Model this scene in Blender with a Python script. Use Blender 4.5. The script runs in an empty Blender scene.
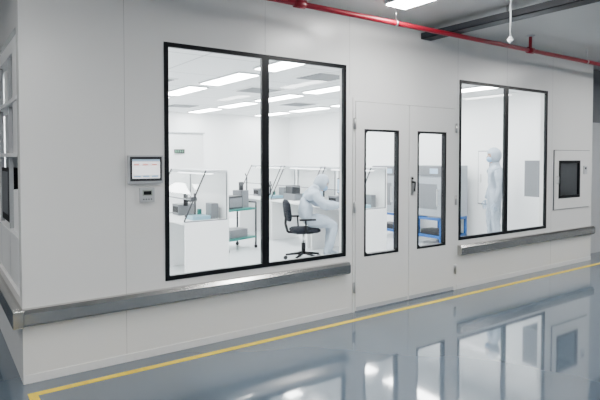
import bpy, bmesh, math
from mathutils import Vector, Matrix

# ------------------------------------------------------------------ materials
MATS = {}
def mat(name, col, rough=0.5, metal=0.0, emit=None, estr=0.0, noise=0.0, nscale=4.0, coat=0.0, bump=0.0, bscale=20.0, spec=0.5):
    m = bpy.data.materials.new(name); m.use_nodes = True
    nt = m.node_tree; b = nt.nodes['Principled BSDF']
    b.inputs['Base Color'].default_value = (*col, 1)
    b.inputs['Roughness'].default_value = rough
    b.inputs['Metallic'].default_value = metal
    b.inputs['Coat Weight'].default_value = coat
    b.inputs['Coat Roughness'].default_value = 0.04
    b.inputs['Specular IOR Level'].default_value = spec
    if emit:
        b.inputs['Emission Color'].default_value = (*emit, 1)
        b.inputs['Emission Strength'].default_value = estr
    tc = nt.nodes.new('ShaderNodeTexCoord')
    if noise > 0:
        n = nt.nodes.new('ShaderNodeTexNoise'); n.inputs['Scale'].default_value = nscale
        n.inputs['Detail'].default_value = 3
        nt.links.new(tc.outputs['Object'], n.inputs['Vector'])
        r = nt.nodes.new('ShaderNodeMapRange')
        r.inputs['To Min'].default_value = 1 - noise; r.inputs['To Max'].default_value = 1 + noise
        nt.links.new(n.outputs['Fac'], r.inputs['Value'])
        mx = nt.nodes.new('ShaderNodeVectorMath'); mx.operation = 'SCALE'
        mx.inputs[0].default_value = col
        nt.links.new(r.outputs['Result'], mx.inputs['Scale'])
        nt.links.new(mx.outputs['Vector'], b.inputs['Base Color'])
    if bump > 0:
        n2 = nt.nodes.new('ShaderNodeTexNoise'); n2.inputs['Scale'].default_value = bscale
        nt.links.new(tc.outputs['Object'], n2.inputs['Vector'])
        bp = nt.nodes.new('ShaderNodeBump'); bp.inputs['Strength'].default_value = bump
        bp.inputs['Distance'].default_value = 0.01
        nt.links.new(n2.outputs['Fac'], bp.inputs['Height'])
        nt.links.new(bp.outputs['Normal'], b.inputs['Normal'])
    MATS[name] = m
    return m

mat('panel_white', (0.82, 0.82, 0.805), 0.27, noise=0.02, nscale=1.2, bump=0.03, bscale=2.0)
mat('panel_joint', (0.45, 0.45, 0.45), 0.5)
mat('inner_white', (0.88, 0.89, 0.89), 0.4, noise=0.01)
mat('epoxy_grey', (0.090, 0.120, 0.155), 0.07, noise=0.06, nscale=1.1, coat=0.7, bump=0.05, bscale=2.2)
mat('vinyl_floor', (0.60, 0.63, 0.65), 0.25, noise=0.02)
mat('ceiling_grey', (0.50, 0.50, 0.50), 0.55, noise=0.03)
mat('corridor_wall', (0.60, 0.62, 0.63), 0.5, noise=0.03)
mat('frame_black', (0.005, 0.006, 0.008), 0.35, spec=0.2)
mat('black_plastic', (0.005, 0.005, 0.007), 0.5, spec=0.2)
mat('chair_fabric', (0.007, 0.009, 0.015), 0.9, noise=0.1, nscale=60, spec=0.2)
mat('tray_paint', (0.02, 0.024, 0.032), 0.5)
mat('dark_grey', (0.025, 0.027, 0.032), 0.45)
mat('mid_grey', (0.15, 0.16, 0.175), 0.4)
mat('light_grey', (0.50, 0.52, 0.54), 0.35)
mat('oven_grey', (0.30, 0.33, 0.36), 0.35)
mat('steel', (0.62, 0.62, 0.62), 0.28, metal=1.0, noise=0.05, nscale=8)
mat('rail_steel', (0.52, 0.51, 0.49), 0.22, metal=1.0, noise=0.16, nscale=3)
mat('yellow_paint', (0.92, 0.66, 0.0), 0.35, noise=0.05, nscale=6)
mat('red_paint', (0.30, 0.005, 0.022), 0.35, noise=0.04)
mat('blue_paint', (0.006, 0.09, 0.32), 0.4)
mat('teal_mat', (0.01, 0.14, 0.12), 0.5)
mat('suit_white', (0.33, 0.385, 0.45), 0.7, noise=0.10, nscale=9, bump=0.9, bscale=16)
mat('glove', (0.34, 0.42, 0.52), 0.5)
mat('mask_blue', (0.25, 0.40, 0.58), 0.7)
mat('skin', (0.55, 0.33, 0.23), 0.5)
mat('hair', (0.02, 0.015, 0.012), 0.6)
mat('lamp', (1, 1, 1), 0.5, emit=(1, 0.99, 0.97), estr=70.0)
mat('lamp_clean', (1, 1, 1), 0.5, emit=(0.98, 1.0, 1.0), estr=44.0)
mat('hood_lamp', (1, 1, 1), 0.5, emit=(0.98, 1.0, 1.0), estr=8.0)
mat('screen', (0.25, 0.33, 0.42), 0.3, emit=(0.35, 0.50, 0.65), estr=0.8)
mat('screen_bar', (0.7, 0.3, 0.3), 0.3, emit=(0.9, 0.45, 0.40), estr=0.8)
mat('screen_white', (0.8, 0.8, 0.8), 0.3, emit=(0.9, 0.92, 0.95), estr=1.2)
mat('lcd', (0.30, 0.34, 0.30), 0.3)
mat('sign_green', (0.10, 0.25, 0.16), 0.4)
mat('red_part', (0.6, 0.05, 0.04), 0.4)
mat('sky_plastic', (0.20, 0.38, 0.48), 0.35)

g = bpy.data.materials.new('sheet_glass'); g.use_nodes = True
nt = g.node_tree; nt.nodes.clear()
o = nt.nodes.new('ShaderNodeOutputMaterial'); t = nt.nodes.new('ShaderNodeBsdfTransparent')
gl = nt.nodes.new('ShaderNodeBsdfGlossy'); gl.inputs['Roughness'].default_value = 0.02
t.inputs['Color'].default_value = (0.97, 0.98, 0.98, 1)
lw = nt.nodes.new('ShaderNodeLayerWeight')
pw = nt.nodes.new('ShaderNodeMath'); pw.operation = 'POWER'; pw.inputs[1].default_value = 5.0
ma = nt.nodes.new('ShaderNodeMath'); ma.operation = 'MULTIPLY_ADD'; ma.inputs[1].default_value = 0.9; ma.inputs[2].default_value = 0.045
mx = nt.nodes.new('ShaderNodeMixShader')
nt.links.new(lw.outputs['Facing'], pw.inputs[0]); nt.links.new(pw.outputs[0], ma.inputs[0])
nt.links.new(ma.outputs[0], mx.inputs[0]); nt.links.new(t.outputs[0], mx.inputs[1])
nt.links.new(gl.outputs[0], mx.inputs[2]); nt.links.new(mx.outputs[0], o.inputs[0])
MATS['sheet_glass'] = g

cm = mat('clean_ceiling', (0.85, 0.86, 0.86), 0.5)
nt = cm.node_tree; tc = nt.nodes.new('ShaderNodeTexCoord'); bk = nt.nodes.new('ShaderNodeTexBrick')
bk.offset = 0.0; bk.inputs['Scale'].default_value = 1.0
bk.inputs['Brick Width'].default_value = 1.2; bk.inputs['Row Height'].default_value = 1.2
bk.inputs['Mortar Size'].default_value = 0.012
bk.inputs['Color1'].default_value = (0.86, 0.87, 0.87, 1); bk.inputs['Color2'].default_value = (0.84, 0.85, 0.86, 1)
bk.inputs['Mortar'].default_value = (0.5, 0.51, 0.52, 1)
nt.links.new(tc.outputs['Object'], bk.inputs['Vector'])
nt.links.new(bk.outputs['Color'], nt.nodes['Principled BSDF'].inputs['Base Color'])

# ------------------------------------------------------------------ mesh builder
class B:
    def __init__(s): s.v = []; s.f = []; s.m = []; s.sm = []; s.names = []
    def mi(s, n):
        if n not in s.names: s.names.append(n)
        return s.names.index(n)
    def add(s, vs, fs, m, smooth=False, M=None):
        k = len(s.v)
        for p in vs:
            p = Vector(p)
            if M is not None: p = M @ p
            s.v.append(p)
        for f in fs:
            s.f.append([i + k for i in f]); s.m.append(s.mi(m)); s.sm.append(smooth)
    def box(s, x0, x1, y0, y1, z0, z1, m, M=None):
        vs = [(x0,y0,z0),(x1,y0,z0),(x1,y1,z0),(x0,y1,z0),(x0,y0,z1),(x1,y0,z1),(x1,y1,z1),(x0,y1,z1)]
        fs = [(0,3,2,1),(4,5,6,7),(0,1,5,4),(1,2,6,5),(2,3,7,6),(3,0,4,7)]
        s.add(vs, fs, m, M=M)
    def cyl(s, p, q, r, m, r2=None, n=16):
        p = Vector(p); q = Vector(q); r2 = r if r2 is None else r2
        d = (q - p).normalized()
        a = d.orthogonal().normalized(); b = d.cross(a)
        vs = []
        for c, rr in ((p, r), (q, r2)):
            for i in range(n):
                t = 2*math.pi*i/n
                vs.append(c + a*math.cos(t)*rr + b*math.sin(t)*rr)
        k = len(s.v)
        s.v += vs
        for i in range(n):
            j = (i+1) % n
            s.f.append([k+i, k+j, k+n+j, k+n+i]); s.m.append(s.mi(m)); s.sm.append(True)
        s.f.append([k+i for i in range(n)][::-1]); s.m.append(s.mi(m)); s.sm.append(False)
        s.f.append([k+n+i for i in range(n)]); s.m.append(s.mi(m)); s.sm.append(False)
    def prism(s, prof, x0, x1, m, M=None):
        n = len(prof)
        vs = [(x0, a, b) for a, b in prof] + [(x1, a, b) for a, b in prof]
        fs = [tuple(range(n))[::-1], tuple(range(n, 2*n))] + [(i, (i+1) % n, n+(i+1) % n, n+i) for i in range(n)]
        s.add(vs, fs, m, M=M)
    def sph(s, c, r, m, nu=20, nv=12, M=None, cut=None):
        c = Vector(c); r = Vector(r) if hasattr(r, '__len__') else Vector((r, r, r))
        vs = []; 
        for j in range(nv+1):
            ph = math.pi*j/nv
            for i in range(nu):
                th = 2*math.pi*i/nu
                vs.append((c.x+r.x*math.sin(ph)*math.cos(th), c.y+r.y*math.sin(ph)*math.sin(th), c.z+r.z*math.cos(ph)))
        fs = []
        for j in range(nv):
            for i in range(nu):
                i2 = (i+1) % nu
                f = (j*nu+i, (j+1)*nu+i, (j+1)*nu+i2, j*nu+i2)
                if cut:
                    cc = sum((Vector(vs[k]) for k in f), Vector())/4
                    if cut(cc): continue
                fs.append(f)
        s.add(vs, fs, m, True, M)
    def build(s, name, bevel=0.0, loc=None, rot=0.0, parent=None):
        me = bpy.data.meshes.new(name); me.from_pydata([tuple(v) for v in s.v], [], s.f)
        for n in s.names: me.materials.append(MATS[n])
        me.polygons.foreach_set('material_index', s.m); me.polygons.foreach_set('use_smooth', s.sm)
        bm = bmesh.new(); bm.from_mesh(me)
        bmesh.ops.recalc_face_normals(bm, faces=bm.faces); bm.to_mesh(me); bm.free()
        me.update()
        ob = bpy.data.objects.new(name, me); bpy.context.scene.collection.objects.link(ob)
        if loc: ob.location = loc
        ob.rotation_euler[2] = rot
        if parent: ob.parent = parent
        if bevel:
            md = ob.modifiers.new('Bevel', 'BEVEL'); md.width = bevel; md.segments = 2
            md.limit_method = 'ANGLE'; md.angle_limit = math.radians(50)
        return ob

def grid_wall(b, a0, a1, z0, z1, t0, t1, opens, m, axis='x'):
    xs = sorted({a0, a1, *[o[0] for o in opens], *[o[1] for o in opens]})
    zs = sorted({z0, z1, *[o[2] for o in opens], *[o[3] for o in opens]})
    for i in range(len(xs)-1):
        for j in range(len(zs)-1):
            cx = (xs[i]+xs[i+1])/2; cz = (zs[j]+zs[j+1])/2
            if any(o[0] < cx < o[1] and o[2] < cz < o[3] for o in opens): continue
            if axis == 'x': b.box(xs[i], xs[i+1], t0, t1, zs[j], zs[j+1], m)
            else: b.box(t0, t1, xs[i], xs[i+1], zs[j], zs[j+1], m)

# ------------------------------------------------------------------ room shell
XL, XR = 0.5, 8.13
CEIL = 2.97
W1 = (1.505, 3.345, 0.575, 2.445); W2 = (5.055, 6.905, 0.575, 2.445)
DO = (3.43, 5.00, 0.0, 2.135); PB = (7.18, 7.75, 0.97, 1.50)

b = B(); grid_wall(b, XL, XR, 0, CEIL, 0.0, 0.1, [W1, W2, DO, PB], 'panel_white')
for x in (1.20, 7.03):
    b.box(x-0.0015, x+0.0015, -0.0008, 0.0, 0.0, CEIL, 'panel_joint')
for x, z0 in ((2.425, 2.46), (3.39, 2.15), (5.025, 2.15), (5.98, 2.46)):
    b.box(x-0.0015, x+0.0015, -0.0008, 0.0, z0, CEIL, 'panel_joint')
b.build('wall_front')
b = B(); SW = (0.12, 2.0, 0.575, 2.445)
grid_wall(b, 0.1, 8.1, 0, CEIL, XL, XL+0.1, [SW], 'panel_white', 'y'); b.build('wall_left')
b = B(); b.box(XR-0.1, XR, 0.1, 8.1, 0, CEIL, 'inner_white'); b.build('wall_right')
b = B(); b.box(XL+0.1, XR-0.1, 8.0, 8.1, 0, CEIL, 'inner_white'); b.build('wall_back')
b = B(); b.box(-5, 13, -9, 9, -0.1, 0.0, 'epoxy_grey'); b.build('floor')
b = B(); b.box(XL+0.1, XR-0.1, 0.1, 8.0, 0.0, 0.006, 'vinyl_floor'); b.build('floor_cleanroom')
b = B(); b.box(-5, 13, -9, 9, CEIL, CEIL+0.1, 'ceiling_grey'); b.build('ceiling')
b = B(); b.box(XL+0.1, XR-0.1, 0.1, 8.0, 2.62, 2.68, 'clean_ceiling'); b.build('ceiling_cleanroom')
b = B(); b.box(-5, 13, -9.1, -9, 0, CEIL, 'corridor_wall'); b.build('wall_corridor_south')
b = B(); b.box(-5.1, -5, -9, 9, 0, CEIL, 'corridor_wall'); b.build('wall_corridor_west')
b = B(); b.box(13, 13.1, -9, 9, 0, CEIL, 'corridor_wall'); b.build('wall_corridor_east')
b = B(); b.box(-5, 13, 9, 9.1, 0, CEIL, 'corridor_wall'); b.build('wall_corridor_north')
b = B(); b.box(XR+0.02, 10.2, 0.30, 0.38, 0, CEIL-0.02, 'mid_grey'); b.box(XR+0.25, 9.3, 0.27, 0.30, 0.0, 2.1, 'light_grey')
b.build('wall_corridor_end')

b = B(); b.box(XL, 3.40, -0.006, 0, 0, 0.06, 'panel_white'); b.box(5.03, XR, -0.006, 0, 0, 0.06, 'panel_white')
b.build('baseboard_front', 0.002)

b = B(); b.box(0.50, 12.9, -0.235, -0.180, 0.0, 0.0015, 'yellow_paint'); b.box(0.50, 0.555, -3.2, -0.235, 0.0, 0.0015, 'yellow_paint')
b.build('floor_marking_line')

# windows -----------------------------------------------------------
def window(name, o, mull):
    b = B(); fw = 0.036
    def bx(a0, a1, z0, z1): b.box(a0, a1, -0.006, 0.025, z0, z1, 'frame_black')
    bx(o[0], o[1], o[3]-fw, o[3]); bx(o[0], o[1], o[2], o[2]+fw)
    bx(o[0], o[0]+fw, o[2]+fw, o[3]-fw); bx(o[1]-fw, o[1], o[2]+fw, o[3]-fw)
    bx(mull-0.036, mull+0.036, o[2]+fw, o[3]-fw)
    for a0, a1 in ((o[0]+fw, mull-0.036), (mull+0.036, o[1]-fw)):
        z0, z1, c = o[2]+fw, o[3]-fw, 0.005
        b.add([(a0,c,z0),(a1,c,z0),(a1,c,z1),(a0,c,z1)], [(0,1,2,3)], 'sheet_glass')
    return b.build(name)
window('window_1', W1, 2.425); window('window_2', W2, 5.975)

# equipment cabinet built into the left wall opening (open front towards -x)
b = B()
X0, X1, Y0, Y1, Z0, Z1 = 0.62, 1.20, 0.14, 1.98, 0.60, 2.43
b.box(X0, X1, Y0, Y1, 0.006, Z0, 'light_grey')
b.box(X1-0.03, X1, Y0, Y1, Z0, Z1, 'light_grey'); b.box(X0, X1, Y1-0.03, Y1, Z0, Z1, 'light_grey')
b.box(X0, X1, Y0, Y0+0.03, Z0, Z1, 'light_grey'); b.box(X0-0.10, X1, Y0, Y1, Z1-0.10, Z1, 'inner_white')
for z in (0.95, 1.55, 1.95): b.box(X0-0.12, X1, Y0+0.03, Y1-0.03, z, z+0.03, 'inner_white')
for y in (0.78, 1.40): b.box(X0-0.10, X0-0.07, y, y+0.03, Z0, Z1-0.10, 'light_grey')
b.box(X0-0.10, X0-0.05, Y0, Y1, Z0-0.02, 0.94, 'inner_white')
b.box(X0-0.11, X0-0.05, Y0-0.01, 0.42, 1.58, Z1-0.10, 'inner_white')
for y in (0.26, 0.42, 0.58):
    b.cyl((X0-0.03, y, 0.98), (X0-0.03, y, 1.30), 0.065, 'inner_white'); b.cyl((X0-0.03, y, 1.30), (X0-0.03, y, 1.36), 0.03, 'sky_plastic')
b.box(X0-0.10, X0, 0.84, 1.30, 1.02, 1.46, 'black_plastic'); b.box(X0-0.105, X0-0.10, 0.87, 1.27, 1.08, 1.43, 'mid_grey')
b.box(X0-0.06, X0+0.3, 0.45, 0.74, 1.58, 1.90, 'inner_white'); b.box(X0-0.06, X0+0.3, 0.84, 1.38, 1.58, 1.92, 'light_grey')
b.box(X0-0.06, X0+0.3, 0.45, 0.74, 1.98, 2.30, 'inner_white'); b.box(X0-0.06, X0+0.3, 0.84, 1.38, 1.98, 2.30, 'inner_white')
b.build('wet_process_station', 0.004)

# double door --------------------------------------------------------
def leaf(b, x0, x1, wx0, wx1, wz0, wz1):
    grid_wall(b, x0, x1, 0.012, 2.100, -0.012, 0.035, [(wx0, wx1, wz0, wz1)], 'panel_white')
    f = 0.022
    for (a, c, d, e) in ((wx0, wx1, wz1-f, wz1), (wx0, wx1, wz0, wz0+f), (wx0, wx0+f, wz0+f, wz1-f), (wx1-f, wx1, wz0+f, wz1-f)):
        b.box(a, c, -0.016, 0.038, d, e, 'frame_black')
    s = 0.028
    for sx, sz in ((0,0),(1,0),(0,1),(1,1)):
        X = wx1-f if sx else wx0+f; Z = wz1-f if sz else wz0+f
        dx = -s if sx else s; dz = -s if sz else s
        b.add([(X,-0.012,Z),(X+dx,-0.012,Z),(X,-0.012,Z+dz)], [(0,1,2)], 'frame_black')
    b.add([(wx0+f,0.0,wz0+f),(wx1-f,0.0,wz0+f),(wx1-f,0.0,wz1-f),(wx0+f,0.0,wz1-f)], [(0,1,2,3)], 'sheet_glass')
def door_parts(name, x0, x1, wx0, wx1, hinge_x, hand):
    b = B(); leaf(b, x0, x1, wx0, wx1, 0.545, 1.83)
    for z in (0.25, 1.05, 1.88):
        b.cyl((hinge_x, -0.022, z-0.055), (hinge_x, -0.022, z+0.055), 0.011, 'steel', n=10)
        b.box(hinge_x-0.02, hinge_x+0.02, -0.016, -0.011, z-0.05, z+0.05, 'steel')
    b.box(x0+0.01, x1-0.01, -0.014, -0.010, 0.012, 0.05, 'light_grey')
    if hand:
        b.box(hand-0.020, hand+0.020, -0.018, -0.010, 1.14, 1.34, 'steel')
        b.cyl((hand, -0.012, 1.28), (hand, -0.06, 1.28), 0.009, 'black_plastic', n=12)
        b.cyl((hand+0.004, -0.055, 1.28), (hand-0.004, -0.055, 1.18), 0.009, 'black_plastic', n=12)
        b.cyl((hand, -0.018, 1.32), (hand, -0.026, 1.32), 0.010, 'black_plastic', n=12)
    b.build(name)
door_parts('door_1', 3.462, 4.211, 3.575, 4.060, 3.447, None)
door_parts('door_2', 4.219, 4.968, 4.345, 4.815, 4.985, 4.262)
b = B()
b.box(DO[0], 3.458, -0.008, 0.1, 0, 2.135, 'panel_white'); b.box(4.972, DO[1], -0.008, 0.1, 0, 2.135, 'panel_white')
b.box(3.458, 4.972, -0.008, 0.1, 2.104, 2.135, 'panel_white'); b.box(3.458, 4.972, 0.036, 0.04, 2.08, 2.104, 'black_plastic')
b.box(4.195, 4.235, 0.036, 0.040, 0.012, 2.10, 'mid_grey')
b.build('trim_door_frame')

# bumper rails --------------------------------------------------------
def rail(name, x0, x1, wrap=False):
    b = B(); P = [(0, 0.405), (-0.050, 0.405), (-0.066, 0.425), (-0.066, 0.495), (-0.045, 0.520), (0, 0.520)]
    b.prism(P, x0, x1, 'rail_steel')
    if wrap:
        b.box(XL-0.066, XL, -0.066, 0.0, 0.405, 0.520, 'rail_steel')
        b.box(XL-0.066, XL, 0.0, 6.0, 0.405, 0.520, 'rail_steel')
    else:
        b.cyl((x0+0.02, -0.067, 0.46), (x0+0.02, -0.064, 0.46), 0.006, 'steel', n=8)
    return b.build(name, 0.003)
rail('bumper_rail', XL, 3.36, True); rail('bumper_rail', 5.04, XR)

# pass box --------------------------------------------------------------
def pass_box(name, x0, x1, z0, z1, wx0, wx1, wz0, wz1):
    b = B()
    grid_wall(b, x0, x1, z0, z1, -0.02, -0.0, [(wx0, wx1, wz0, wz1)], 'panel_white')
    for (a, c, d, e) in ((x0-.008, x1+.008, z1, z1+.008), (x0-.008, x1+.008, z0-.008, z0), (x0-.008, x0, z0, z1), (x1, x1+.008, z0, z1)):
        b.box(a, c, -0.012, 0.0, d, e, 'mid_grey')
    f = 0.04
    for (a, c, d, e) in ((wx0, wx1, wz1-f, wz1), (wx0, wx1, wz0, wz0+f), (wx0, wx0+f, wz0, wz1), (wx1-f, wx1, wz0, wz1)):
        b.box(a, c, -0.026, 0.0, d, e, 'frame_black')
    b.add([(wx0,-0.01,wz0),(wx1,-0.01,wz0),(wx1,-0.01,wz1),(wx0,-0.01,wz1)], [(0,1,2,3)], 'sheet_glass')
    b.box(wx0+.001, wx0+0.01, 0, 0.5, wz0+.001, wz1-.001, 'mid_grey'); b.box(wx1-0.01, wx1-.001, 0, 0.5, wz0+.001, wz1-.001, 'mid_grey')
    b.box(wx0+.01, wx1-.01, 0, 0.5, wz0+.001, wz0+0.01, 'mid_grey'); b.box(wx0+.01, wx1-.01, 0, 0.5, wz1-0.01, wz1-.001, 'mid_grey')
    b.box(wx0+.20, wx0+.35, 0.15, 0.3, wz1-0.018, wz1-0.011, 'hood_lamp')
    b.box(wx0+.01, wx1-.01, 0.49, 0.5, wz0+.01, wz1-.01, 'mid_grey')
    b.box(wx0+.06, wx1-.06, 0.482, 0.49, wz0+.06, wz1-.06, 'dark_grey')
    b.cyl((wx0+0.2, 0.25, wz0+.01), (wx0+0.2, 0.25, wz0+0.2), 0.07, 'light_grey')
    b.box(x1-0.19, x1-0.10, -0.034, -0.02, z1-0.34, z1-0.22, 'light_grey')
    b.box(x1-0.165, x1-0.125, -0.036, -0.034, z1-0.27, z1-0.24, 'black_plastic')
    b.cyl((x0+0.05, -0.045, 1.18), (x0+0.05, -0.045, 1.28), 0.009, 'steel')
    b.cyl((x0+0.05, -0.02, 1.18), (x0+0.05, -0.045, 1.18), 0.007, 'steel'); b.cyl((x0+0.05, -0.02, 1.28), (x0+0.05, -0.045, 1.28), 0.007, 'steel')
    b.build(name, 0.002)
pass_box('pass_box', 7.08, 8.03, 0.82, 1.64, *PB)

# control panel + thermostat ----------------------------------------------
b = B(); b.box(1.215, 1.480, -0.035, 0, 1.350, 1.562, 'light_grey'); b.box(1.226, 1.469, -0.038, -0.035, 1.368, 1.552, 'dark_grey')
b.box(1.242, 1.453, -0.040, -0.038, 1.388, 1.532, 'screen_white')
b.box(1.242, 1.453, -0.041, -0.040, 1.515, 1.532, 'screen')
for i in range(3):
    b.box(1.252+i*0.068, 1.296+i*0.068, -0.041, -0.040, 1.485, 1.500, 'screen_bar')
    b.box(1.252+i*0.068, 1.306+i*0.068, -0.041, -0.040, 1.395, 1.412, 'screen')
b.build('touch_control_panel', 0.004)
b = B(); b.box(1.305, 1.415, -0.025, 0, 1.205, 1.315, 'light_grey'); b.box(1.322, 1.398, -0.027, -0.025, 1.255, 1.300, 'lcd')
b.box(1.330, 1.390, -0.028, -0.027, 1.262, 1.290, 'black_plastic')
for i in range(4): b.cyl((1.330+i*0.02, -0.025, 1.228), (1.330+i*0.02, -0.029, 1.228), 0.006, 'mid_grey', n=10)
b.build('thermostat', 0.004)

# ------------------------------------------------------------------ overhead services
b = B(); PY, PZ = -0.42, 2.80
b.cyl((-4, PY, PZ), (12.5, PY, PZ), 0.024, 'red_paint')
for x in (2.50, 5.80, 8.6):
    b.cyl((x-0.05, PY, PZ), (x+0.05, PY, PZ), 0.036, 'red_paint')
    b.cyl((x, PY, PZ), (x, PY, CEIL), 0.018, 'red_paint')
    b.cyl((x, PY, CEIL-0.012), (x, PY, CEIL), 0.05, 'light_grey')
for x in (3.6, 7.1):
    b.cyl((x-0.012, PY, PZ), (x+0.012, PY, PZ), 0.030, 'steel'); b.cyl((x, PY, PZ+0.02), (x, PY, CEIL), 0.006, 'steel')
b.build('fire_sprinkler_pipe')
b = B(); b.box(4.40, 4.55, -7.5, -0.001, 2.83, 2.838, 'tray_paint'); b.box(4.40, 4.408, -7.5, -0.001, 2.83, 2.895, 'tray_paint'); b.box(4.542, 4.55, -7.5, -0.001, 2.83, 2.895, 'tray_paint')
for y in (-1.0, -3.0, -5.0, -7.0):
    b.cyl((4.475, y, 2.835), (4.475, y, CEIL), 0.007, 'steel')
b.build('cable_tray')
b = B(); b.cyl((4.03, -1.33, 2.56), (4.03, -1.33, CEIL), 0.008, 'light_grey'); b.cyl((4.03, -1.33, 2.50), (4.03, -1.33, 2.54), 0.003, 'light_grey', 0.03)
b.cyl((4.03, -1.33, 2.54), (4.03, -1.33, 2.57), 0.03, 'light_grey', 0.006)
b.build('ceiling_sensor')

def lamp(name, x, y, L=1.2, W=0.26):
    b = B(); b.box(x-W/2, x+W/2, y-L/2, y+L/2, CEIL-0.05, CEIL, 'light_grey')
    b.box(x-W/2+0.015, x+W/2-0.015, y-L/2+0.015, y+L/2-0.015, CEIL-0.062, CEIL-0.05, 'lamp'); b.build(name)
for x, y in ((3.5, -1.1), (-0.9, -1.6), (7.9, -1.8), (1.2, -4.2), (5.8, -4.2), (10.4, -3.5), (-3.2, -4.2), (1.2, -7.0), (5.8, -7.0), (-1.5, 3.0), (11, 2)):
    lamp('ceiling_light', x, y)

for ix in range(4):
    for iy in range(5):
        x = 1.55+ix*1.8; y = 0.95+iy*1.55
        b = B(); b.box(x-0.16, x+0.16, y-0.6, y+0.6, 2.60, 2.62, 'light_grey')
        b.box(x-0.14, x+0.14, y-0.58, y+0.58, 2.594, 2.60, 'lamp_clean'); b.build('cleanroom_light')
for x, y in ((2.5, 3.2), (4.3, 3.3), (4.3, 1.6), (6.1, 4.8), (2.5, 6.3), (4.3, 6.4), (6.1, 2.2)):
    b = B(); b.box(x-0.3, x+0.3, y-0.3, y+0.3, 2.605, 2.62, 'inner_white')
    for j in range(7): b.box(x-0.26, x+0.26, y-0.26+j*0.08, y-0.22+j*0.08, 2.597, 2.605, 'mid_grey')
    b.build('air_diffuser')

# ------------------------------------------------------------------ furniture
def hood_bench(loc, rot, L=1.2, D=0.66, stuff=0):
    """local: operator at -y side, length along x"""
    b = B()
    b.box(-L/2, L/2, -D/2, D/2, 0.72, 0.75, 'inner_white')
    b.box(-L/2, -L/2+0.03, -D/2+0.03, D/2, 0.0, 0.72, 'inner_white'); b.box(L/2-0.03, L/2, -D/2+0.03, D/2, 0.0, 0.72, 'inner_white')
    b.box(-L/2+0.03, L/2-0.03, D/2-0.05, D/2-0.03, 0.15, 0.72, 'inner_white')
    for x in (-L/2+0.006, L/2-0.006):
        b.add([(x, -D/2+0.02, 0.752), (x, D/2-0.02, 0.752), (x, D/2-0.02, 1.36), (x, 0.0, 1.36)], [(0,1,2,3)], 'sheet_glass')
        b.cyl((x, -D/2+0.02, 0.755), (x, D/2-0.02, 0.755), 0.008, 'mid_grey', n=8)
        b.cyl((x, D/2-0.03, 0.755), (x, D/2-0.03, 1.36), 0.008, 'mid_grey', n=8)
        b.cyl((x, -D/2+0.02, 0.76), (x, 0, 1.38), 0.010, 'dark_grey', n=8)
    b.box(-L/2, L/2, D/2-0.02, D/2, 0.75, 1.38, 'inner_white')
    b.box(-L/2, L/2, 0.0, D/2-0.02, 1.34, 1.38, 'light_grey')
    b.box(-L/2+0.1, L/2-0.1, 0.06, 0.14, 1.325, 1.34, 'hood_lamp')
    y0, z0, y1, z1 = -0.20, 1.02, 0.0, 1.36
    b.add([(-L/2+0.02,y0,z0),(L/2-0.02,y0,z0),(L/2-0.02,y1,z1),(-L/2+0.02,y1,z1)], [(0,1,2,3)], 'sheet_glass')
    b.cyl((-L/2+0.02,y0,z0), (L/2-0.02,y0,z0), 0.007, 'mid_grey', n=8)
    if stuff in (0, 1):
        b.box(-0.42, -0.20, -0.05, 0.20, 0.75, 0.90, 'mid_grey'); b.box(-0.40, -0.22, -0.056, -0.05, 0.79, 0.87, 'black_plastic')
        b.cyl((0.0, 0.05, 0.75), (0.0, 0.05, 0.77), 0.09, 'black_plastic'); b.cyl((0.0, 0.10, 0.77), (0.0, 0.10, 1.06), 0.016, 'dark_grey')
        b.cyl((0.0, 0.12, 0.98), (0.0, -0.04, 0.98), 0.032, 'dark_grey'); b.cyl((0.0, -0.03, 0.90), (0.0, -0.03, 1.06), 0.03, 'black_plastic')
        b.box(0.22, 0.44, -0.12, 0.12, 0.75, 0.80, 'sky_plastic'); b.box(0.25, 0.42, 0.14, 0.24, 0.75, 0.95, 'mid_grey')
        b.cyl((0.14, 0.1, 0.75), (0.14, 0.1, 0.86), 0.03, 'teal_mat')
    if stuff == 1:
        b.box(-0.55, -0.18, 0.24, 0.27, 0.92, 1.18, 'black_plastic'); b.box(-0.535, -0.195, 0.234, 0.24, 0.935, 1.165, 'screen')
    if stuff == 2:
        b.box(-0.45, -0.1, -0.1, 0.15, 0.75, 0.87, 'mid_grey'); b.cyl((0.1, 0, 0.75), (0.1, 0, 0.9), 0.05, 'sky_plastic')
        b.box(0.2, 0.5, 0.10, 0.13, 0.85, 1.10, 'black_plastic'); b.box(0.215, 0.485, 0.094, 0.10, 0.865, 1.085, 'screen')
        b.cyl((0.35, 0.13, 0.75), (0.35, 0.13, 0.90), 0.02, 'black_plastic')
        b.box(-0.42, -0.2, -0.08, 0.1, 0.87, 1.02, 'dark_grey')
    return b.build('laminar_flow_bench', 0.003, loc=(*loc, 0.006), rot=rot)
R90 = -math.pi/2   # local -y -> world -x
hood_bench((2.80, 2.60), R90, 1.15, 0.62, 0)
hood_bench((5.50, 2.55), R90, 1.15, 0.66, 1)
hood_bench((5.50, 3.80), R90, 1.15, 0.66, 2)
hood_bench((5.50, 5.05), R90, 1.15, 0.66, 0)

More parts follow.
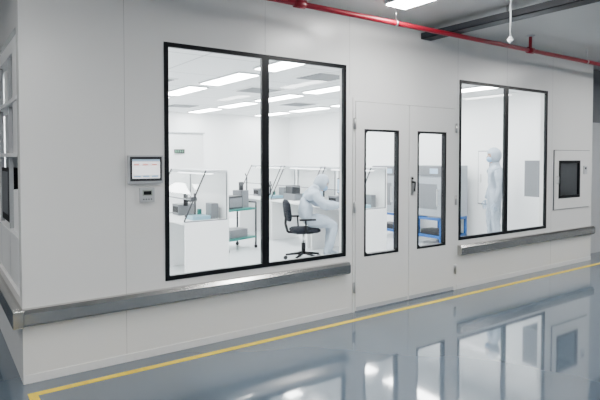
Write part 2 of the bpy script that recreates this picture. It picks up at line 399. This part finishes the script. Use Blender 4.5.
def chair(loc, rot):
    """local: faces +x"""
    b = B()
    for i in range(5):
        a = 2*math.pi*i/5 + 0.3
        p = Vector((math.cos(a)*0.27, math.sin(a)*0.27, 0.075))
        b.cyl((0, 0, 0.11), p, 0.022, 'black_plastic', 0.014, n=10)
        t = Vector((-math.sin(a), math.cos(a), 0))*0.012
        c = Vector((p.x, p.y, 0.03))
        b.cyl(c-t*1.8, c+t*1.8, 0.03, 'dark_grey', n=14); b.cyl(p, (p.x, p.y, 0.04), 0.008, 'steel', n=8)
    b.cyl((0, 0, 0.09), (0, 0, 0.26), 0.032, 'black_plastic'); b.cyl((0, 0, 0.26), (0, 0, 0.41), 0.017, 'steel')
    b.box(-0.12, 0.12, -0.10, 0.10, 0.40, 0.425, 'black_plastic')
    def slab(cx, cz, hx, hy, hz, tilt, m, upright=False):
        n = 28; vs = []; fs = []
        rings = ((0.86, -hz), (1.0, -hz*0.4), (1.0, hz*0.4), (0.86, hz))
        for s, h in rings:
            for i in range(n):
                t = 2*math.pi*i/n; c, d = math.cos(t), math.sin(t)
                u = math.copysign(abs(c)**0.5, c)*hx*s; w = math.copysign(abs(d)**0.5, d)*hy*s
                if upright: vs.append((cx+h+tilt*u, w, cz+u))
                else: vs.append((cx+u, w, cz+h))
        for k in range(3):
            for i in range(n):
                j = (i+1) % n; fs.append((k*n+i, k*n+j, (k+1)*n+j, (k+1)*n+i))
        fs.append(tuple(range(n))[::-1]); fs.append(tuple(range(3*n, 4*n)))
        b.add(vs, fs, m, True)
    slab(0.02, 0.455, 0.22, 0.23, 0.032, 0, 'chair_fabric')
    slab(-0.25, 0.75, 0.16, 0.20, 0.028, -0.12, 'chair_fabric', True)
    pts = [(-0.08, 0.41), (-0.24, 0.43), (-0.275, 0.55), (-0.265, 0.72)]
    for (a, c), (d, e) in zip(pts, pts[1:]): b.cyl((a, 0, c), (d, 0, e), 0.020, 'black_plastic', n=10)
    for s in (-1, 1):
        ps = [(-0.02, s*0.16, 0.43), (-0.02, s*0.265, 0.46), (-0.03, s*0.27, 0.62)]
        for p, q in zip(ps, ps[1:]): b.cyl(p, q, 0.012, 'black_plastic', n=8)
        b.box(-0.12, 0.12, s*0.27-0.025, s*0.27+0.025, 0.62, 0.645, 'black_plastic')
    return b.build('office_chair', loc=(*loc, 0.006), rot=rot)
TROT = math.radians(-22)
chair((4.58, 2.46), TROT)

# trolley with instruments
b = B()
for x in (-0.33, 0.33):
    for y in (-0.22, 0.22):
        b.cyl((x, y, 0.06), (x, y, 0.78), 0.016, 'dark_grey', n=10); b.cyl((x-0.012, y, 0.03), (x+0.012, y, 0.03), 0.03, 'black_plastic', n=12)
for z, m in ((0.18, 'teal_mat'), (0.66, 'teal_mat')):
    b.box(-0.34, 0.34, -0.23, 0.23, z, z+0.03, m)
b.box(-0.24, 0.08, -0.15, 0.10, 0.69, 0.90, 'dark_grey'); b.box(-0.22, 0.06, -0.156, -0.15, 0.72, 0.87, 'mid_grey')
b.box(0.12, 0.28, -0.1, 0.12, 0.69, 0.98, 'mid_grey'); b.cyl((0.2, 0, 0.98), (0.2, 0, 1.12), 0.04, 'dark_grey')
b.box(-0.2, 0.2, -0.15, 0.15, 0.21, 0.34, 'mid_grey')
b.cyl((-0.33, -0.22, 0.78), (-0.33, 0.22, 0.78), 0.014, 'dark_grey', n=10); b.cyl((0.33, -0.22, 0.78), (0.33, 0.22, 0.78), 0.014, 'dark_grey', n=10)
b.cyl((0.34, 0.0, 0.69), (0.34, 0.0, 1.20), 0.012, 'dark_grey', n=10); b.cyl((0.34, 0.0, 1.20), (0.20, -0.1, 1.26), 0.010, 'dark_grey', n=10)
b.build('instrument_trolley', loc=(4.15, 3.90, 0.006), rot=0.3)

# tall storage cabinet
b = B(); b.box(2.3, 3.9, 4.5, 5.0, 0.006, 1.95, 'inner_white')
for i in range(2):
    b.box(2.32+i*0.79, 3.09+i*0.79, 4.485, 4.5, 0.06, 1.92, 'inner_white')
b.box(2.28, 3.92, 4.47, 5.0, 1.95, 1.97, 'light_grey')
for x in (3.05, 3.15): b.cyl((x, 4.465, 0.95), (x, 4.465, 1.15), 0.009, 'steel', n=8)
b.build('storage_cabinet', 0.003)
b = B(); b.box(3.36, 3.54, 4.464, 4.484, 1.61, 1.68, 'dark_grey')
for i in range(4): b.box(3.375+i*0.04, 3.395+i*0.04, 4.462, 4.464, 1.625, 1.665, 'sign_green')
b.build('exit_sign')

# ovens on blue stands along the right wall
def oven(y0, y1, ztop=1.40, x0=7.15, x1=7.85):
    b = B()
    zs = 0.50
    for x in (x0+0.025, x1-0.025):
        for y in (y0+0.02, y1-0.02): b.box(x-0.02, x+0.02, y-0.02, y+0.02, 0.006, zs, 'blue_paint')
    for z in (0.14, zs-0.05):
        b.box(x0, x1, y0, y0+0.03, z, z+0.045, 'blue_paint'); b.box(x0, x1, y1-0.03, y1, z, z+0.045, 'blue_paint')
        b.box(x0, x0+0.03, y0, y1, z, z+0.045, 'blue_paint'); b.box(x1-0.03, x1, y0, y1, z, z+0.045, 'blue_paint')
    b.box(x0+0.03, x1-0.03, y0+0.03, y1-0.03, 0.15, 0.17, 'dark_grey')
    b.box(x0+0.1, x0+0.4, y0+0.08, y1-0.1, 0.17, 0.26, 'dark_grey')
    b.box(x0+0.03, x1, y0, y1, zs, ztop, 'oven_grey')
    b.box(x0, x0+0.03, y0+0.01, y1-0.01, zs+0.02, ztop-0.2, 'oven_grey')
    b.box(x0-0.002, x0, y0+0.09, y1-0.09, zs+0.14, ztop-0.32, 'mid_grey')
    b.box(x0+0.005, x0+0.03, y0+0.01, y1-0.01, ztop-0.18, ztop-0.01, 'mid_grey')
    b.box(x0, x0+0.005, y0+0.08, y0+0.26, ztop-0.14, ztop-0.05, 'screen')
    b.cyl((x0-0.04, y0+0.06, zs+0.2), (x0-0.04, y0+0.06, zs+0.5), 0.011, 'steel')
    for z in (zs+0.22, zs+0.48): b.cyl((x0, y0+0.06, z), (x0-0.04, y0+0.06, z), 0.008, 'steel')
    for j in range(6): b.box(x0+0.25, x0+0.5, y0-0.003, y0, zs+0.5+j*0.04, zs+0.515+j*0.04, 'dark_grey')
    b.box(x0+0.1, x0+0.3, y0-0.02, y0, zs+0.02, zs+0.05, 'red_part')
    b.build('drying_oven', 0.004)
oven(2.02, 2.66); oven(3.12, 3.76, 1.38)

# wall hatch on right wall
b = B(); X = XR-0.1
b.box(X-0.02, X, 1.50, 1.92, 0.72, 1.66, 'mid_grey'); b.box(X-0.03, X-0.02, 1.515, 1.905, 0.735, 1.645, 'inner_white')
b.box(X-0.034, X-0.03, 1.58, 1.68, 1.15, 1.50, 'mid_grey'); b.cyl((X-0.05, 1.84, 1.1), (X-0.05, 1.84, 1.25), 0.01, 'steel')
b.build('wall_hatch', 0.002)

# ------------------------------------------------------------------ people
wr = bpy.data.textures.new('cloth_folds', 'CLOUDS'); wr.noise_scale = 0.09
def skin_mesh(name, pts, edges, mtl, parent, root=0, sub=2, folds=0.0):
    me = bpy.data.meshes.new(name); me.from_pydata([p[0] for p in pts], edges, [])
    me.materials.append(MATS[mtl])
    ob = bpy.data.objects.new(name, me); bpy.context.scene.collection.objects.link(ob)
    ob.parent = parent
    md = ob.modifiers.new('Skin', 'SKIN'); md.use_smooth_shade = True; md.branch_smoothing = 0.6
    for i, p in enumerate(pts):
        r = p[1]; r = r if hasattr(r, '__len__') else (r, r)
        me.skin_vertices[0].data[i].radius = r
        me.skin_vertices[0].data[i].use_root = (i == root)
    s = ob.modifiers.new('Sub', 'SUBSURF'); s.levels = sub; s.render_levels = sub
    if folds:
        d = ob.modifiers.new('Folds', 'DISPLACE'); d.texture = wr; d.strength = folds; d.mid_level = 0.5
    return ob

def hand(name, wrist, d, palm_n, thumb_side, parent):
    w = Vector(wrist); d = Vector(d).normalized(); n = Vector(palm_n).normalized(); t = Vector(thumb_side).normalized()
    P = [(w, 0.026), (w+d*0.045, (0.030, 0.018)), (w+d*0.080, (0.030, 0.016))]
    E = [(0, 1), (1, 2)]
    for k, (off, L) in enumerate(((0.030, 0.072), (0.011, 0.080), (-0.010, 0.074), (-0.029, 0.058))):
        i = len(P)
        a = w + d*0.085 + t*off
        p1 = a + d*L*0.40 + n*L*0.08; p2 = p1 + d*L*0.32 + n*L*0.22; p3 = p2 + d*L*0.20 + n*L*0.28
        P += [(a, 0.0095), (p1, 0.009), (p2, 0.0082), (p3, 0.007)]
        E += [(2, i), (i, i+1), (i+1, i+2), (i+2, i+3)]
    i = len(P); a = w + d*0.030 + t*0.030; p1 = a + d*0.030 + t*0.022 + n*0.010; p2 = p1 + d*0.032 + t*0.006 + n*0.010
    P += [(a, 0.012), (p1, 0.0105), (p2, 0.009)]; E += [(1, i), (i, i+1), (i+1, i+2)]
    P = [(tuple(p), r) for p, r in P]
    return skin_mesh(name, P, E, 'glove', parent, 0, 1)

def head(parent, c, pitch):
    M = Matrix.Translation(c) @ Matrix.Rotation(pitch, 4, 'Y')
    b = B()
    b.sph((0, 0, 0), (0.092, 0.074, 0.112), 'skin', M=M)
    b.sph((0.03, 0, -0.06), (0.055, 0.052, 0.055), 'skin', M=M)
    b.add([(0.088,0.012,0.0-.018),(0.088,-0.012,-0.018),(0.118,0,-0.022),(0.088,0,0.02)], [(0,1,2),(0,2,3),(1,3,2)], 'skin', M=M)
    for s in (-1, 1):
        b.sph((0.080, s*0.030, 0.008), (0.012, 0.014, 0.007), 'inner_white', 10, 6, M=M)
        b.sph((0.090, s*0.030, 0.008), (0.004, 0.006, 0.006), 'hair', 8, 6, M=M)
        b.box(0.078, 0.090, s*0.030-0.017, s*0.030+0.017, 0.026, 0.031, 'hair', M=M)
        b.sph((0.0, s*0.076, -0.005), (0.018, 0.008, 0.030), 'skin', 10, 6, M=M)
    b.build('face', parent=parent)
    b = B()
    b.sph((0.052, 0, -0.045), (0.064, 0.066, 0.055), 'mask_blue', M=M); b.build('mask', parent=parent)
    b = B()
    cut = lambda q: q.x > 0.062 and -0.10 < q.z < 0.05 and abs(q.y) < 0.075
    b.sph((-0.012, 0, 0.008), (0.118, 0.100, 0.130), 'suit_white', 28, 20, M=M, cut=cut)
    h = b.build('hood', parent=parent)
    so = h.modifiers.new('Solid', 'SOLIDIFY'); so.thickness = 0.006
    h.modifiers.new('Sub', 'SUBSURF').render_levels = 1

def person_root(name, loc, rot):
    e = bpy.data.objects.new(name, None); bpy.context.scene.collection.objects.link(e)
    e.location = loc; e.rotation_euler[2] = rot; e.empty_display_size = 0.2
    return e

e = person_root('seated_technician', (4.60, 2.45, 0.006), TROT)
P = [((-0.03, 0, 0.60), (0.175, 0.150)),
     ((-0.01, 0, 0.73), (0.185, 0.155)),
     ((0.04, 0, 0.88), (0.195, 0.155)),
     ((0.12, 0, 0.99), (0.170, 0.130)),
     ((0.18, 0, 1.055), (0.110, 0.105)),
     ((0.22, 0, 1.10), (0.092, 0.092)),
     ((0.04, 0.10, 0.59), 0.105), ((0.25, 0.13, 0.58), 0.100), ((0.43, 0.14, 0.54), 0.082), ((0.42, 0.14, 0.30), 0.070), ((0.41, 0.14, 0.11), 0.056), ((0.46, 0.145, 0.055), (0.050, 0.046)), ((0.57, 0.15, 0.046), (0.046, 0.038)),
     ((0.04, -0.10, 0.59), 0.105), ((0.25, -0.13, 0.58), 0.100), ((0.42, -0.16, 0.54), 0.082), ((0.35, -0.17, 0.30), 0.070), ((0.28, -0.17, 0.11), 0.056), ((0.33, -0.175, 0.055), (0.050, 0.046)), ((0.43, -0.18, 0.046), (0.046, 0.038)),
     ((0.12, 0.16, 0.98), 0.095), ((0.18, 0.23, 0.88), 0.078), ((0.25, 0.26, 0.82), 0.066), ((0.40, 0.21, 0.825), 0.054), ((0.56, 0.16, 0.82), 0.038),
     ((0.12, -0.16, 0.98), 0.095), ((0.19, -0.23, 0.88), 0.078), ((0.26, -0.26, 0.82), 0.066), ((0.42, -0.20, 0.825), 0.054), ((0.58, -0.13, 0.82), 0.038)]
E = [(0,1),(1,2),(2,3),(3,4),(4,5),(0,6),(6,7),(7,8),(8,9),(9,10),(10,11),(11,12),(0,13),(13,14),(14,15),(15,16),(16,17),(17,18),(18,19),
     (3,20),(20,21),(21,22),(22,23),(23,24),(3,25),(25,26),(26,27),(27,28),(28,29)]
skin_mesh('body', P, E, 'suit_white', e, sub=3, folds=0.035)
hand('hand_left', (0.57, 0.16, 0.815), (1, -0.20, -0.15), (0, 0, -1), (0, -1, 0), e)
hand('hand_right', (0.59, -0.13, 0.815), (1, 0.25, -0.15), (0, 0, -1), (0, 1, 0), e)
head(e, (0.265, 0, 1.15), 0.45)

e = person_root('standing_technician', (7.45, 1.18, 0.006), math.radians(140))
P = [((0, 0, 0.93), (0.150, 0.115)), ((0.0, 0, 1.08), (0.145, 0.110)), ((0.0, 0, 1.22), (0.165, 0.115)), ((-0.005, 0, 1.34), (0.145, 0.10)), ((0.0, 0, 1.42), (0.085, 0.082)), ((0.01, 0, 1.48), (0.08, 0.08)),
     ((0, 0.09, 0.86), 0.098), ((0.01, 0.10, 0.68), 0.088), ((0.01, 0.105, 0.48), 0.070), ((-0.01, 0.11, 0.28), 0.062), ((-0.02, 0.11, 0.10), 0.046), ((0.03, 0.115, 0.055), (0.045, 0.042)), ((0.13, 0.12, 0.042), (0.042, 0.034)),
     ((0, -0.09, 0.86), 0.098), ((0.03, -0.10, 0.68), 0.088), ((0.04, -0.105, 0.48), 0.070), ((0.02, -0.11, 0.28), 0.062), ((0.0, -0.11, 0.10), 0.046), ((0.05, -0.115, 0.055), (0.045, 0.042)), ((0.15, -0.12, 0.042), (0.042, 0.034)),
     ((0, 0.155, 1.33), 0.078), ((0, 0.215, 1.20), 0.062), ((-0.01, 0.235, 1.06), 0.052), ((0.03, 0.24, 0.94), 0.044), ((0.05, 0.235, 0.84), 0.034),
     ((0, -0.155, 1.33), 0.078), ((0, -0.215, 1.20), 0.062), ((0.0, -0.235, 1.06), 0.052), ((0.05, -0.235, 0.94), 0.044), ((0.08, -0.23, 0.85), 0.034)]
skin_mesh('body', P, E, 'suit_white', e, sub=3, folds=0.03)
hand('hand_left', (0.052, 0.235, 0.835), (0.1, 0, -1), (0, -1, 0), (1, 0, 0), e)
hand('hand_right', (0.082, -0.23, 0.845), (0.15, 0, -1), (0, 1, 0), (1, 0, 0), e)
head(e, (0.03, 0, 1.56), 0.1)

# ------------------------------------------------------------------ world + camera
w = bpy.data.worlds.new('World'); bpy.context.scene.world = w; w.use_nodes = True
w.node_tree.nodes['Background'].inputs[0].default_value = (0.6, 0.65, 0.7, 1)
w.node_tree.nodes['Background'].inputs[1].default_value = 0.3

cam = bpy.data.cameras.new('Camera'); co = bpy.data.objects.new('Camera', cam); bpy.context.scene.collection.objects.link(co)
cam.sensor_width = 36; cam.lens = 31.8; cam.clip_start = 0.05
F = 530.0; yaw = math.atan2(758, 530); pitch = math.radians(1.7)
fwd = Vector((math.cos(yaw)*math.cos(pitch), math.sin(yaw)*math.cos(pitch), -math.sin(pitch)))
co.rotation_euler = fwd.to_track_quat('-Z', 'Y').to_euler()
co.location = (0, -4.0, 1.55)
cam.shift_y = -(43 - F*math.tan(pitch))/600
bpy.context.scene.camera = co
